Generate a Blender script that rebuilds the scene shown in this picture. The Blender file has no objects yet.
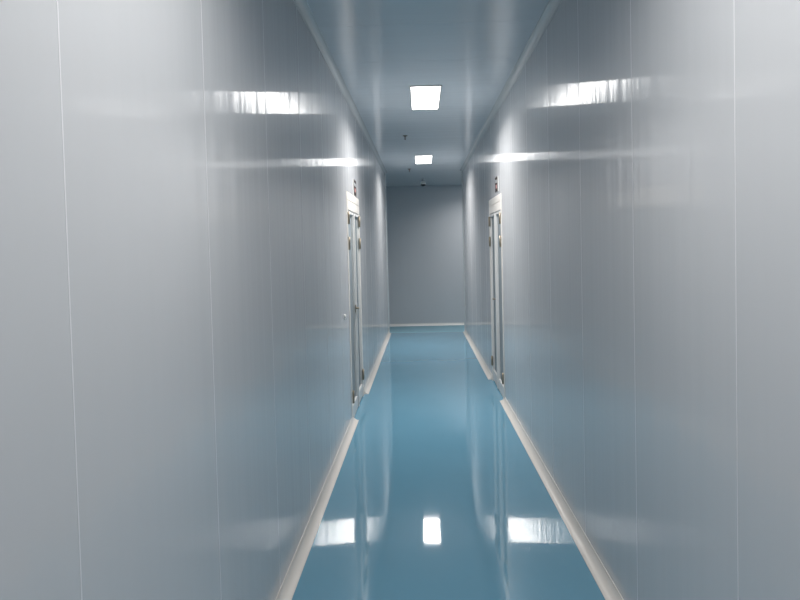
import bpy, bmesh, math
from mathutils import Vector, Matrix

S = bpy.context.scene
C = S.collection

# ------------------------------------------------------------------ sizes (m)
EYE = 1.70
XL, XR = -0.71, 0.877          # faces of the side walls
CEIL = EYE + 1.483
Y0, Y1 = -5.0, 14.0           # corridor from behind the camera to its open end
YB = 17.5                      # wall closing the crossing passage
XW = 3.3                       # half width of the crossing passage
DROP = -0.42                   # the floor ramps down to this at the back wall
TH = 0.08                      # panel thickness
PITCH = 0.915                  # panel width
COVE = 0.055
SLOPE, YP = 0.014, 4.5        # the floor falls gently away from the viewpoint
def fl(y): return -SLOPE * (y - YP)

# ------------------------------------------------------------------ materials
def mat(name):
    m = bpy.data.materials.new(name); m.use_nodes = True
    return m, m.node_tree, m.node_tree.nodes['Principled BSDF']

def simple(name, col, rough=0.4, metal=0.0, ior=1.5, coat=0.0):
    m, nt, b = mat(name)
    b.inputs['Base Color'].default_value = (*col, 1)
    b.inputs['Roughness'].default_value = rough
    b.inputs['Metallic'].default_value = metal
    b.inputs['IOR'].default_value = ior
    b.inputs['Coat Weight'].default_value = coat
    n = nt.nodes.new('ShaderNodeTexNoise'); n.inputs['Scale'].default_value = 9
    t = nt.nodes.new('ShaderNodeTexCoord'); nt.links.new(t.outputs['Object'], n.inputs['Vector'])
    mr = nt.nodes.new('ShaderNodeMapRange')
    mr.inputs['To Min'].default_value = rough * 0.9; mr.inputs['To Max'].default_value = rough * 1.1
    nt.links.new(n.outputs['Fac'], mr.inputs['Value']); nt.links.new(mr.outputs['Result'], b.inputs['Roughness'])
    return m

def panel(name, col, rough, scales, ior=1.5, amp=1.0, grain=(0, 1, 0), dull=0.25):
    """coated steel sheet: faint rolled waviness that runs along one direction"""
    m, nt, b = mat(name); L = nt.links.new
    b.inputs['IOR'].default_value = ior
    b.inputs['Roughness'].default_value = rough
    tc = nt.nodes.new('ShaderNodeTexCoord')
    b.inputs['Anisotropic'].default_value = 1.0      # rolled finish scatters across the grain
    cx = nt.nodes.new('ShaderNodeCombineXYZ')
    for i in range(3): cx.inputs[i].default_value = grain[i]
    L(cx.outputs['Vector'], b.inputs['Tangent'])
    prev = None
    for (sc, dist) in ((0.3, 0.0025 * amp), (1.1, 0.0036 * amp), (3.3, 0.0010 * amp)):
        mp = nt.nodes.new('ShaderNodeMapping')
        mp.inputs['Scale'].default_value = tuple(s * sc for s in scales)
        L(tc.outputs['Object'], mp.inputs['Vector'])
        n = nt.nodes.new('ShaderNodeTexNoise'); n.inputs['Scale'].default_value = 6.0
        n.inputs['Detail'].default_value = 1.0
        L(mp.outputs['Vector'], n.inputs['Vector'])
        bp = nt.nodes.new('ShaderNodeBump'); bp.inputs['Strength'].default_value = 1.0
        bp.inputs['Distance'].default_value = dist
        L(n.outputs['Fac'], bp.inputs['Height'])
        if prev: L(prev.outputs['Normal'], bp.inputs['Normal'])
        prev = bp
    L(prev.outputs['Normal'], b.inputs['Normal'])
    n2 = nt.nodes.new('ShaderNodeTexNoise'); n2.inputs['Scale'].default_value = 1.3
    L(tc.outputs['Object'], n2.inputs['Vector'])
    mx = nt.nodes.new('ShaderNodeMix'); mx.data_type = 'RGBA'
    mx.inputs['A'].default_value = (*[c * 0.985 for c in col], 1)
    mx.inputs['B'].default_value = (*[min(1, c * 1.015) for c in col], 1)
    L(n2.outputs['Fac'], mx.inputs['Factor']); L(mx.outputs['Result'], b.inputs['Base Color'])
    b2 = nt.nodes.new('ShaderNodeBsdfPrincipled')     # the duller share of the lacquer
    b2.inputs['Roughness'].default_value = 0.36; b2.inputs['IOR'].default_value = ior
    L(mx.outputs['Result'], b2.inputs['Base Color'])
    ms = nt.nodes.new('ShaderNodeMixShader'); ms.inputs[0].default_value = dull
    L(b.outputs[0], ms.inputs[1]); L(b2.outputs[0], ms.inputs[2])
    L(ms.outputs[0], nt.nodes['Material Output'].inputs['Surface'])
    return m

M_WALL = panel('wall_panel', (0.492, 0.509, 0.530), 0.10, (0.004, 1.0, 0.008), ior=1.7, amp=0.9, grain=(0, 1, 0))
M_BACK = panel('back_panel', (0.58, 0.615, 0.655), 0.3, (1.0, 0.01, 0.02), grain=(1, 0, 0))
M_CEIL = panel('ceiling_panel', (0.61, 0.67, 0.72), 0.12, (0.02, 1.0, 0.01), amp=.8, grain=(0, 1, 0))
M_SEAL = simple('white_sealant', (0.60, 0.61, 0.63), 0.35)
M_JOINT = simple('dark_joint', (0.16, 0.18, 0.20), 0.6)
M_COVE = simple('cove_aluminium', (0.66, 0.63, 0.59), 0.22)
M_TRIM = simple('ceiling_cove', (0.56, 0.59, 0.60), 0.13)
M_JAMB = simple('jamb_profile', (0.42, 0.46, 0.48), 0.3)
M_FRAME = simple('white_frame', (0.62, 0.60, 0.57), 0.4)
M_LEAF = simple('leaf_sheet', (0.20, 0.235, 0.255), 0.6, ior=1.3)
M_STILE = simple('leaf_stile', (0.54, 0.55, 0.55), 0.4)
M_STEEL = simple('brushed_steel', (0.24, 0.21, 0.16), 0.4, 0.6)
M_BLACK = simple('black_plastic', (0.015, 0.015, 0.017), 0.35)
M_GAP = simple('gap_shade', (0.03, 0.05, 0.06), 0.7)
M_WHITE = simple('white_plastic', (0.82, 0.82, 0.80), 0.35)
M_RED = simple('red_glass_bulb', (0.28, 0.05, 0.04), 0.2)
M_BRASS = simple('dull_brass', (0.16, 0.13, 0.10), 0.45, 0.5)
M_SIGN = simple('sign_face', (0.05, 0.042, 0.042), 0.9, ior=1.15)
M_PINK = simple('sign_mark', (0.45, 0.20, 0.19), 0.4)
M_DOME = simple('dome_glass', (0.01, 0.01, 0.012), 0.08)

def floor_mat():
    m, nt, b = mat('blue_epoxy'); L = nt.links.new
    b.inputs['Roughness'].default_value = 0.035
    b.inputs['IOR'].default_value = 1.8
    tc = nt.nodes.new('ShaderNodeTexCoord')
    n = nt.nodes.new('ShaderNodeTexNoise'); n.inputs['Scale'].default_value = 1.6; n.inputs['Detail'].default_value = 1
    L(tc.outputs['Object'], n.inputs['Vector'])
    bp = nt.nodes.new('ShaderNodeBump'); bp.inputs['Distance'].default_value = 0.0012; bp.inputs['Strength'].default_value = 1
    L(n.outputs['Fac'], bp.inputs['Height'])
    n3 = nt.nodes.new('ShaderNodeTexNoise'); n3.inputs['Scale'].default_value = 9; n3.inputs['Detail'].default_value = 1
    L(tc.outputs['Object'], n3.inputs['Vector'])
    bp2 = nt.nodes.new('ShaderNodeBump'); bp2.inputs['Distance'].default_value = 0.00010; bp2.inputs['Strength'].default_value = 1
    L(n3.outputs['Fac'], bp2.inputs['Height']); L(bp.outputs['Normal'], bp2.inputs['Normal'])
    L(bp2.outputs['Normal'], b.inputs['Normal'])
    n2 = nt.nodes.new('ShaderNodeTexNoise'); n2.inputs['Scale'].default_value = 2.2; n2.inputs['Detail'].default_value = 4
    L(tc.outputs['Object'], n2.inputs['Vector'])
    mx = nt.nodes.new('ShaderNodeMix'); mx.data_type = 'RGBA'
    mx.inputs['A'].default_value = (0.122, 0.292, 0.405, 1)
    mx.inputs['B'].default_value = (0.132, 0.312, 0.430, 1)
    L(n2.outputs['Fac'], mx.inputs['Factor']); L(mx.outputs['Result'], b.inputs['Base Color'])
    return m
M_FLOOR = floor_mat()

def lamp_mat(name, strength, col=(1, 0.985, 0.97)):
    m, nt, b = mat(name)
    b.inputs['Base Color'].default_value = (0.9, 0.9, 0.9, 1)
    b.inputs['Emission Color'].default_value = (*col, 1)
    b.inputs['Emission Strength'].default_value = strength
    return m
M_LAMP = lamp_mat('lit_diffuser', 4.6)

# ------------------------------------------------------------------ mesh tools
def box(bm, a, b, mi=0, bev=0.0):
    lo = Vector([min(p, q) for p, q in zip(a, b)]); hi = Vector([max(p, q) for p, q in zip(a, b)])
    vs = [bm.verts.new((x, y, z)) for x in (lo.x, hi.x) for y in (lo.y, hi.y) for z in (lo.z, hi.z)]
    fs = []
    for q in ((0, 1, 3, 2), (4, 6, 7, 5), (0, 4, 5, 1), (2, 3, 7, 6), (0, 2, 6, 4), (1, 5, 7, 3)):
        f = bm.faces.new([vs[i] for i in q]); f.material_index = mi; fs.append(f)
    if bev:
        ed = {e for f in fs for e in f.edges}
        r = bmesh.ops.bevel(bm, geom=list(ed), offset=bev, segments=2, affect='EDGES', profile=0.5)
        for f in r['faces']: f.material_index = mi
    return fs

def prism(bm, prof, y0, y1, mi=0):
    """extrude a closed (x, z) outline along y"""
    a = [bm.verts.new((x, y0, z)) for x, z in prof]; b = [bm.verts.new((x, y1, z)) for x, z in prof]
    n = len(prof)
    for i in range(n):
        j = (i + 1) % n
        f = bm.faces.new((a[i], a[j], b[j], b[i])); f.material_index = mi
        f.smooth = True
    bm.faces.new(a).material_index = mi; bm.faces.new(b[::-1]).material_index = mi

def lathe(bm, prof, axis='Z', c=(0, 0, 0), n=24, mi=0):
    """revolve (r, h) points about an axis through c"""
    rings = []
    for r, h in prof:
        ring = []
        for k in range(n):
            t = 2 * math.pi * k / n
            u, v = r * math.cos(t), r * math.sin(t)
            p = {'Z': (u, v, h), 'X': (h, u, v), 'Y': (u, h, v)}[axis]
            ring.append(bm.verts.new(Vector(c) + Vector(p)))
        rings.append(ring)
    for a, b in zip(rings, rings[1:]):
        for k in range(n):
            f = bm.faces.new((a[k], a[(k + 1) % n], b[(k + 1) % n], b[k])); f.smooth = True; f.material_index = mi
    bm.faces.new(rings[0][::-1]).material_index = mi; bm.faces.new(rings[-1]).material_index = mi

def obj(name, bm, mats, parent=None, loc=None):
    bmesh.ops.recalc_face_normals(bm, faces=bm.faces)
    me = bpy.data.meshes.new(name); bm.to_mesh(me); bm.free()
    for m in (mats if isinstance(mats, (list, tuple)) else [mats]): me.materials.append(m)
    o = bpy.data.objects.new(name, me); C.objects.link(o)
    if parent: o.parent = parent
    if loc: o.location = loc
    return o

def tag(o, label, cat, group=None, kind=None):
    o['label'] = label; o['category'] = cat
    if group: o['group'] = group
    if kind: o['kind'] = kind
    return o

def thing(name, label, cat, loc, group=None, kind=None, rz=0):
    o = bpy.data.objects.new(name, None); C.objects.link(o)
    o.empty_display_size = 0.1
    o.location = loc; o.rotation_euler = (0, 0, rz)
    return tag(o, label, cat, group, kind)

def dup(root, loc, rz, label):
    r = root.copy(); C.objects.link(r); r.location = loc; r.rotation_euler = (0, 0, rz); r['label'] = label
    for ch in list(root.children):
        c = ch.copy(); C.objects.link(c); c.parent = r
        for g in list(ch.children):
            d = g.copy(); C.objects.link(d); d.parent = c
    return r

# ------------------------------------------------------------------ shell
DOOR_W, DOOR_H = 1.32, 2.23
DL0 = 6.55; DR0 = 7.38         # near edge of each door

def side_wall(name, x, s, first, door0, label):
    """s = +1: the room lies towards +x of this face"""
    bm = bmesh.new(); g = 0.0018
    def slab(y0, y1, z0, z1):
        box(bm, (x, y0, z0), (x - s * TH, y1, z1), 0)
    cuts = [first + PITCH * k for k in range(-8, 18)]
    cuts = [Y0] + [c for c in cuts if Y0 + .1 < c < Y1 - .1] + [Y1]
    d0, d1 = door0, door0 + DOOR_W
    for a, b in zip(cuts, cuts[1:]):
        a2, b2 = a + g, b - g
        if b2 <= d0 or a2 >= d1: slab(a2, b2, -.24, CEIL)
        else:
            if a2 < d0: slab(a2, d0, -.24, CEIL)
            if b2 > d1: slab(d1, b2, -.24, CEIL)
            slab(max(a2, d0), min(b2, d1), DOOR_H, CEIL)
    for c in cuts[1:-1]:       # sealant bead in each joint
        z0 = DOOR_H if d0 - .01 < c < d1 + .01 else -.24
        prism_z = [(x - s * 0.004, c - .0032), (x + s * 0.0006, c - .0026), (x + s * 0.0006, c + .0026), (x - s * 0.004, c + .0032)]
        lo = [bm.verts.new((p, q, z0)) for p, q in prism_z]; hi = [bm.verts.new((p, q, CEIL)) for p, q in prism_z]
        for i in range(4):
            f = bm.faces.new((lo[i], lo[(i + 1) % 4], hi[(i + 1) % 4], hi[i])); f.material_index = 1
    return tag(obj(name, bm, [M_WALL, M_SEAL]), label, 'wall', kind='structure')

side_wall('wall_left', XL, 1, 1.345, DL0, 'glossy pale grey panel wall along the left side of the corridor')
side_wall('wall_right', XR, -1, 1.925, DR0, 'glossy pale grey panel wall along the right side of the corridor')

# floor: level corridor, then a ramp down through the crossing passage
bm = bmesh.new()
EDGE = (Y1 + .06, fl(Y1 + .06))
prof = [(Y0 - .1, fl(Y0 - .1)), EDGE, (YB + .1, DROP), (YB + .1, DROP - .12), (EDGE[0], -.4), (Y0 - .1, -.4)]
M_RAMP = simple('matt_blue_ramp', (0.19, 0.35, 0.43), 0.75)
def floor_part(x0, x1, pr):
    a = [bm.verts.new((x0, y, z)) for y, z in pr]; b = [bm.verts.new((x1, y, z)) for y, z in pr]
    for i in range(len(pr)):
        j = (i + 1) % len(pr); f = bm.faces.new((a[i], a[j], b[j], b[i]))
        f.material_index = 1 if min(pr[i][0], pr[j][0]) > Y1 else 0
    bm.faces.new(a); bm.faces.new(b[::-1])
floor_part(XL - .09, XR + .09, prof)
ramp = [EDGE, (YB + .1, DROP), (YB + .1, DROP - .12), (EDGE[0], -.4)]
floor_part(-XW, XL - .09, ramp); floor_part(XR + .09, XW, ramp)
tag(obj('floor', bm, [M_FLOOR, M_RAMP]), 'glossy blue epoxy floor of the corridor', 'floor', kind='structure')

# ceiling: panels laid across, dark thin joints
bm = bmesh.new()
c0 = 4.65
cuts = [Y0 - .1] + [c0 + PITCH * k for k in range(-12, 12)] + [Y1 + .06]
cuts = [c for c in cuts if Y0 - .1 <= c < Y1 - .1] + [Y1 + .06]
for a, b in zip(cuts, cuts[1:]):
    box(bm, (XL - .09, a + .0012, CEIL), (XR + .09, b - .0012, CEIL + .06), 0)
cuts2 = [Y1 + .06, Y1 + 1.2, Y1 + 2.3, Y1 + 3.4, YB + .1]
for a, b in zip(cuts2, cuts2[1:]):
    box(bm, (-XW, a + .0012, CEIL), (XW, b - .0012, CEIL + .06), 0)
box(bm, (XL - .09, Y0 - .1, CEIL + .003), (XR + .09, Y1 + .06, CEIL + .07), 1)
box(bm, (-XW, Y1 + .06, CEIL + .003), (XW, YB + .1, CEIL + .07), 1)
tag(obj('ceiling', bm, [M_CEIL, M_JOINT]), 'glossy blue grey panel ceiling with thin cross joints', 'ceiling', kind='structure')

# back wall of the crossing passage, and the unseen walls around
def flat_wall(name, a, b, label, m=M_BACK, seams=()):
    bm = bmesh.new()
    xs = [a[0]] + list(seams) + [b[0]]
    if seams:
        for p, q in zip(xs, xs[1:]): box(bm, (p + .002, a[1], a[2]), (q - .002, b[1], b[2]), 0)
        for c in seams: box(bm, (c - .002, a[1] + .003, a[2]), (c + .002, a[1] + .03, b[2]), 1)
    else: box(bm, a, b)
    return tag(obj(name, bm, [m, M_SEAL]), label, 'wall', kind='structure')
flat_wall('wall_back', (-XW, YB, DROP), (XW, YB + TH, CEIL), 'blue grey panel wall closing the far end of the corridor',
          seams=[0.29 + 1.15 * k for k in (-3, -2, -1, 0, 1, 2)])
flat_wall('wall_front', (XL - TH, Y0 - TH, 0), (XR + TH, Y0, CEIL), 'pale panel wall behind the viewpoint')
flat_wall('wall_cross_left', (-XW - TH, Y1, DROP - .1), (-XW, YB + TH, CEIL), 'panel wall ending the crossing passage on the left', M_WALL)
flat_wall('wall_cross_right', (XW, Y1, DROP - .1), (XW + TH, YB + TH, CEIL), 'panel wall ending the crossing passage on the right', M_WALL)
flat_wall('wall_return_left', (-XW, Y1, DROP), (XL - TH, Y1 + TH, CEIL), 'panel wall turning left out of the corridor end')
flat_wall('wall_return_right', (XR + TH, Y1, DROP), (XW, Y1 + TH, CEIL), 'panel wall turning right out of the corridor end')

# ------------------------------------------------------------------ coves
def cove_prof(x, s, z, t, r, lip=0.004):
    """quarter-round concave cove between wall face x (room towards s) and plane z (room towards t)"""
    pts = [(x, z), (x + s * r, z), (x + s * r, z + t * lip)]
    n = 10
    for k in range(n + 1):
        a = math.pi / 2 * k / n
        # concave arc, centre at (x+s*r, z+t*r)
        pts.append((x + s * (r - (r - lip) * math.sin(a)), z + t * (r - (r - lip) * math.cos(a))))
    pts.append((x, z + t * r))
    return pts

def cove(name, prof, y0, y1, m, label, cat):
    bm = bmesh.new(); prism(bm, prof, y0, y1)
    if cat == 'skirting':
        for v in bm.verts: v.co.z += fl(v.co.y)
    for f in bm.faces: f.smooth = False
    return tag(obj(name, bm, m), label, cat, kind='structure')

pl = cove_prof(XL, 1, 0, 1, COVE); pr_ = cove_prof(XR, -1, 0, 1, COVE)
cove('baseboard_left', pl, Y0, DL0 + .11, M_COVE, 'beige curved cove skirting at the left wall, nearer than the door', 'skirting')
cove('baseboard_left.001', pl, DL0 + DOOR_W + .05, Y1, M_COVE, 'short beige cove skirting at the left wall beyond the door', 'skirting')
cove('baseboard_right', pr_, Y0, DR0 + .05, M_COVE, 'beige curved cove skirting at the right wall, nearer than the door', 'skirting')
cove('baseboard_right.001', pr_, DR0 + DOOR_W, Y1, M_COVE, 'short beige cove skirting at the right wall beyond the door', 'skirting')
cove('trim_1', cove_prof(XL, 1, CEIL, -1, .052), Y0, Y1, M_TRIM, 'curved cove trim where the left wall meets the ceiling', 'ceiling trim')
cove('trim_2', cove_prof(XR, -1, CEIL, -1, .052), Y0, Y1, M_TRIM, 'curved cove trim where the right wall meets the ceiling', 'ceiling trim')
bm = bmesh.new()
p = cove_prof(0, 1, 0, 1, .075)
a = [bm.verts.new((-XW, YB - u, DROP + v)) for u, v in p]; b = [bm.verts.new((XW, YB - u, DROP + v)) for u, v in p]
for i in range(len(p)):
    j = (i + 1) % len(p); bm.faces.new((a[i], a[j], b[j], b[i]))
bm.faces.new(a); bm.faces.new(b[::-1])
tag(obj('baseboard_back', bm, M_WHITE), 'pale cove skirting along the foot of the far wall', 'skirting', kind='structure')

def jamb(name, x, s, label):
    bm = bmesh.new()
    r = .018; pts = [(x - s * TH, Y1), (x, Y1)]
    for k in range(9):
        t = math.pi / 2 * k / 8
        pts.append((x + s * r * math.sin(t), Y1 + .018 - r * math.cos(t) * .9))
    pts += [(x + s * r, Y1 + .08), (x - s * TH, Y1 + .08)]
    lo = [bm.verts.new((u, v, fl(Y1) - .02)) for u, v in pts]; hi = [bm.verts.new((u, v, CEIL)) for u, v in pts]
    for i in range(len(pts)):
        j = (i + 1) % len(pts); f = bm.faces.new((lo[i], lo[j], hi[j], hi[i]))
    bm.faces.new(lo); bm.faces.new(hi[::-1])
    tag(obj(name, bm, M_JAMB), label, 'corner trim', kind='structure')
jamb('trim_3', XL, 1, 'upright rounded corner profile at the far end of the left wall')
jamb('trim_4', XR, -1, 'upright rounded corner profile at the far end of the right wall')

# ------------------------------------------------------------------ double doors
# local frame: u along the wall, +x out of the wall into the room, z up
def make_door(name, label, loc, rz):
    t = thing(name, label, 'double door', loc, None, 'structure', rz)
    W, H = DOOR_W, DOOR_H - loc[2]; F = .08; LT = 2.05 - loc[2]
    bm = bmesh.new()
    for s in (-1, 1): box(bm, (-TH, s * W / 2, -.03), (.004, s * (W / 2 - F), H), 0, .002)
    obj('door_frame', bm, M_FRAME, t)
    bm = bmesh.new()       # plain panel over the leaves, scored across
    box(bm, (-TH, -W / 2 + F, LT + .004), (.006, W / 2 - F, LT + .098), 0, .002)
    box(bm, (-TH, -W / 2 + F, LT + .102), (.006, W / 2 - F, H), 0, .002)
    obj('transom_panel', bm, M_FRAME, t)
    for s in (-1, 1):
        lo, hi = sorted((s * .004, s * (W / 2 - F - .003)))
        bm = bmesh.new()
        # leaf frame: stiles and rails around a sunk sheet
        so, si = .012, .048
        out_lo, out_hi = (lo, lo + so) if s < 0 else (hi - so, hi)
        in_lo, in_hi = (hi - si, hi) if s < 0 else (lo, lo + si)
        box(bm, (-.05, out_lo, .014), (-.001, out_hi, LT), 0, .0015)
        box(bm, (-.05, in_lo, .014), (-.001, in_hi, LT), 0, .0015)
        a, b = (out_hi, in_lo) if s < 0 else (in_hi, out_lo)
        box(bm, (-.05, a, .014), (-.001, b, .14), 0)
        box(bm, (-.05, a, LT - .03), (-.001, b, LT), 0)
        leaf = obj('door_leaf', bm, M_STILE, t)
        bm = bmesh.new(); box(bm, (-.045, a, .14), (-.022, b, LT - .03)); obj('leaf_sheet', bm, M_LEAF, leaf)
        bm = bmesh.new(); box(bm, (-.045, lo, .0), (-.012, hi, .014)); obj('bottom_gap_shade', bm, M_GAP, leaf)  # near-black strip paints the shade of the gap under the leaf
        e = s * (W / 2 - F)
        for z in (.25, 1.76, 2.01):
            bm = bmesh.new()
            box(bm, (.0, e - .028, z - .06), (.011, e + .028, z + .06), 0, .002)
            lathe(bm, [(.009, -.062), (.009, .062)], 'Z', (.012, e, z), 12)
            obj('hinge', bm, M_STEEL, leaf)
        if s < 0:
            bm = bmesh.new()
            yk = -.036
            box(bm, (-.001, yk - .022, 1.03), (.006, yk + .022, 1.11), 0, .002)
            lathe(bm, [(.009, 0), (.009, .03)], 'X', (.006, yk, 1.075), 12)
            box(bm, (.03, yk - .07, 1.066), (.04, yk + .01, 1.084), 0, .003)
            obj('door_handle', bm, M_STEEL, leaf)
    bm = bmesh.new(); box(bm, (-.002, -.012, .02), (.012, .022, LT - .004), 0, .003); obj('meeting_strip', bm, M_STILE, t)
    # darkness behind the leaves
    bm = bmesh.new(); box(bm, (-TH - .02, -W / 2 - .02, 0), (-TH, W / 2 + .02, H + .02)); obj('backing_board', bm, M_WALL, t)
    return t
make_door('door_1', 'white framed double door in the left wall', (XL, DL0 + DOOR_W / 2, fl(DL0 + DOOR_W / 2)), 0)
make_door('door_2', 'white framed double door in the right wall', (XR, DR0 + DOOR_W / 2, fl(DR0 + DOOR_W / 2)), math.pi)

# ------------------------------------------------------------------ ceiling lights
LAMP_W = 27.0                  # the prismatic panel throws most of its light downwards
def make_light(label, loc, rz=0):
    t = thing('ceiling_light', label, 'ceiling light', loc, 'flat panel lights on the corridor ceiling', rz=rz)
    w, l, fr = .30, 1.09, .012
    bm = bmesh.new()
    for s in (-1, 1):
        box(bm, (s * w / 2, -l / 2, -.012), (s * (w / 2 - fr), l / 2, -.0005), 0, .002)
        box(bm, (-w / 2 + fr, s * l / 2, -.012), (w / 2 - fr, s * (l / 2 - fr), -.0005), 0, .002)
    obj('light_frame', bm, M_FRAME, t)
    bm = bmesh.new(); box(bm, (-w / 2 + fr, -l / 2 + fr, -.010), (w / 2 - fr, l / 2 - fr, -.001))
    obj('diffuser', bm, M_LAMP, t)
    la = bpy.data.lights.new('lamp', 'AREA'); la.shape = 'RECTANGLE'; la.size = w - 2 * fr; la.size_y = l - 2 * fr
    la.energy = LAMP_W; la.spread = math.radians(150); la.color = (1, .955, .915)
    lo = bpy.data.objects.new('lamp', la); C.objects.link(lo); lo.parent = t; lo.location = (0, 0, -.0105)
    return t
XC = .078
l0 = make_light('larger lit rectangular panel light in the upper middle of the ceiling', (XC, 6.97, CEIL))
dup(l0, (XC, 12.0, CEIL), 0, 'smaller lit panel light towards the far end of the ceiling')
near = dup(l0, (XC, 1.5, CEIL), 0, 'lit panel light on the ceiling just above the viewpoint, outside the view')
dup(l0, (XC, -3.3, CEIL), 0, 'lit panel light on the ceiling behind the viewpoint')
side = dup(l0, (1.6, 16.1, CEIL), 0, 'lit panel light in the crossing passage round the right corner')

for root, watts in ((near, 13.4), (side, 14.0)):       # these two are weaker than the others
    for c in root.children:
        if c.type == 'LIGHT': c.data = c.data.copy(); c.data.energy = watts

# ------------------------------------------------------------------ sprinklers
def make_sprinkler(label, loc):
    t = thing('fire_sprinkler', label, 'sprinkler', loc, 'sprinkler heads on the ceiling')
    bm = bmesh.new(); lathe(bm, [(.034, 0), (.036, -.004), (.026, -.009), (.012, -.011)], 'Z'); obj('escutcheon', bm, M_BRASS, t)
    bm = bmesh.new()
    lathe(bm, [(.010, -.009), (.010, -.022), (.006, -.024)], 'Z')
    for s in (-1, 1):
        box(bm, (s * .009, -.002, -.022), (s * .012, .002, -.046)); box(bm, (s * .012, -.002, -.044), (0, .002, -.048))
    obj('sprinkler_body', bm, M_BRASS, t)
    bm = bmesh.new(); lathe(bm, [(.0025, -.024), (.0032, -.034), (.0025, -.044)], 'Z', n=10); obj('glass_bulb', bm, M_RED, t)
    bm = bmesh.new()
    lathe(bm, [(.005, -.048), (.015, -.050), (.015, -.052), (.004, -.053)], 'Z')
    obj('deflector', bm, M_BRASS, t)
    return t
s0 = make_sprinkler('dark pendant sprinkler head on the ceiling between the two lit panels', (-.184, 9.34, CEIL))
dup(s0, (-.195, 13.45, CEIL), 0, 'tiny dark sprinkler head on the ceiling beyond the far lit panel')

# ------------------------------------------------------------------ dome camera
t = thing('security_camera', 'small white dome camera with dark lens hanging from the far ceiling', 'security camera', (.08, 15.6, CEIL))
bm = bmesh.new(); lathe(bm, [(.045, 0), (.045, -.012), (.018, -.02), (.018, -.05), (.02, -.055)], 'Z'); obj('ceiling_mount', bm, M_JAMB, t)
bm = bmesh.new(); lathe(bm, [(.02, -.045), (.045, -.06), (.062, -.085), (.068, -.118), (.066, -.124)], 'Z'); obj('camera_housing', bm, M_WHITE, t)
bm = bmesh.new(); lathe(bm, [(.058, -.122)] + [(.058 * math.cos(a), -.122 - .046 * math.sin(a)) for a in [k * math.pi / 2 / 8 for k in range(1, 8)]] + [(.003, -.168)], 'Z')
obj('lens_dome', bm, M_DOME, t)

# ------------------------------------------------------------------ small boxes above the doors
def make_sign(label, loc, rz):
    t = thing('sign_box', label, 'sign', loc, 'small dark signs above the doors', rz=rz)
    bm = bmesh.new(); box(bm, (0, -.122, -.084), (.0058, .122, .084), 0, .002); obj('sign_housing', bm, M_WHITE, t)
    bm = bmesh.new(); box(bm, (.0055, -.1225, -.0845), (.0075, .1225, .0845), 0, .0008); face = obj('sign_face', bm, M_SIGN, t)
    for y0, y1, z0, z1, m in ((-.07, .0, .02, .055, M_JAMB), (-.05, .05, -.045, -.005, M_PINK), (.03, .08, .015, .05, M_JAMB)):
        bm = bmesh.new(); box(bm, (.0074, y0, z0), (.0081, y1, z1)); obj('sign_mark', bm, m, face)
    return t
g0 = make_sign('small dark sign with a white edge on the left wall above the door', (XL, 7.40, 2.325), 0)
dup(g0, (XR, 7.78, 2.355), math.pi, 'small dark sign with a white edge on the right wall above the door')

# ------------------------------------------------------------------ wall button
t = thing('call_button', 'tiny white push button on the left wall before the door', 'button', (XL, 6.12, 1.055))
bm = bmesh.new(); box(bm, (0, -.022, -.024), (.006, .022, .024), 0, .002); obj('button_plate', bm, M_WHITE, t)
bm = bmesh.new(); lathe(bm, [(.016, .005), (.016, .014), (.012, .018)], 'X', (0, 0, .004), 16); obj('push_button', bm, M_WHITE, t)

# ------------------------------------------------------------------ world, camera
w = bpy.data.worlds.new('dim_surroundings'); S.world = w; w.use_nodes = True
w.node_tree.nodes['Background'].inputs['Color'].default_value = (0.5, 0.55, 0.6, 1)
w.node_tree.nodes['Background'].inputs['Strength'].default_value = 0.02

F = 680.0
PPX, PPY = 400.0, 268.0        # principal point of the (cropped) photograph
VPX, VPY = 421.0, 244.0        # where the corridor's long lines meet
ROLL = 0.024
vy = Vector((VPX - PPX, PPY - VPY, -F)).normalized()
vx = Vector((1, ROLL, 0)); vx = (vx - vx.dot(vy) * vy).normalized()
vz = vx.cross(vy)
R = Matrix((vx, vy, vz))       # rows: world axes in camera space -> camera to world
cam = bpy.data.cameras.new('camera'); co = bpy.data.objects.new('camera', cam); C.objects.link(co)
co.matrix_world = Matrix.Translation((0, 0, EYE)) @ R.to_4x4()
cam.sensor_width = 36; cam.lens = F / 800 * 36
cam.shift_x = 0; cam.shift_y = -(300 - PPY) / 800
cam.clip_start = .05
S.camera = co

S.view_settings.view_transform = 'Standard'; S.view_settings.look = 'None'
S.view_settings.gamma = 1; S.view_settings.use_curve_mapping = False
S.view_settings.exposure = 1.1
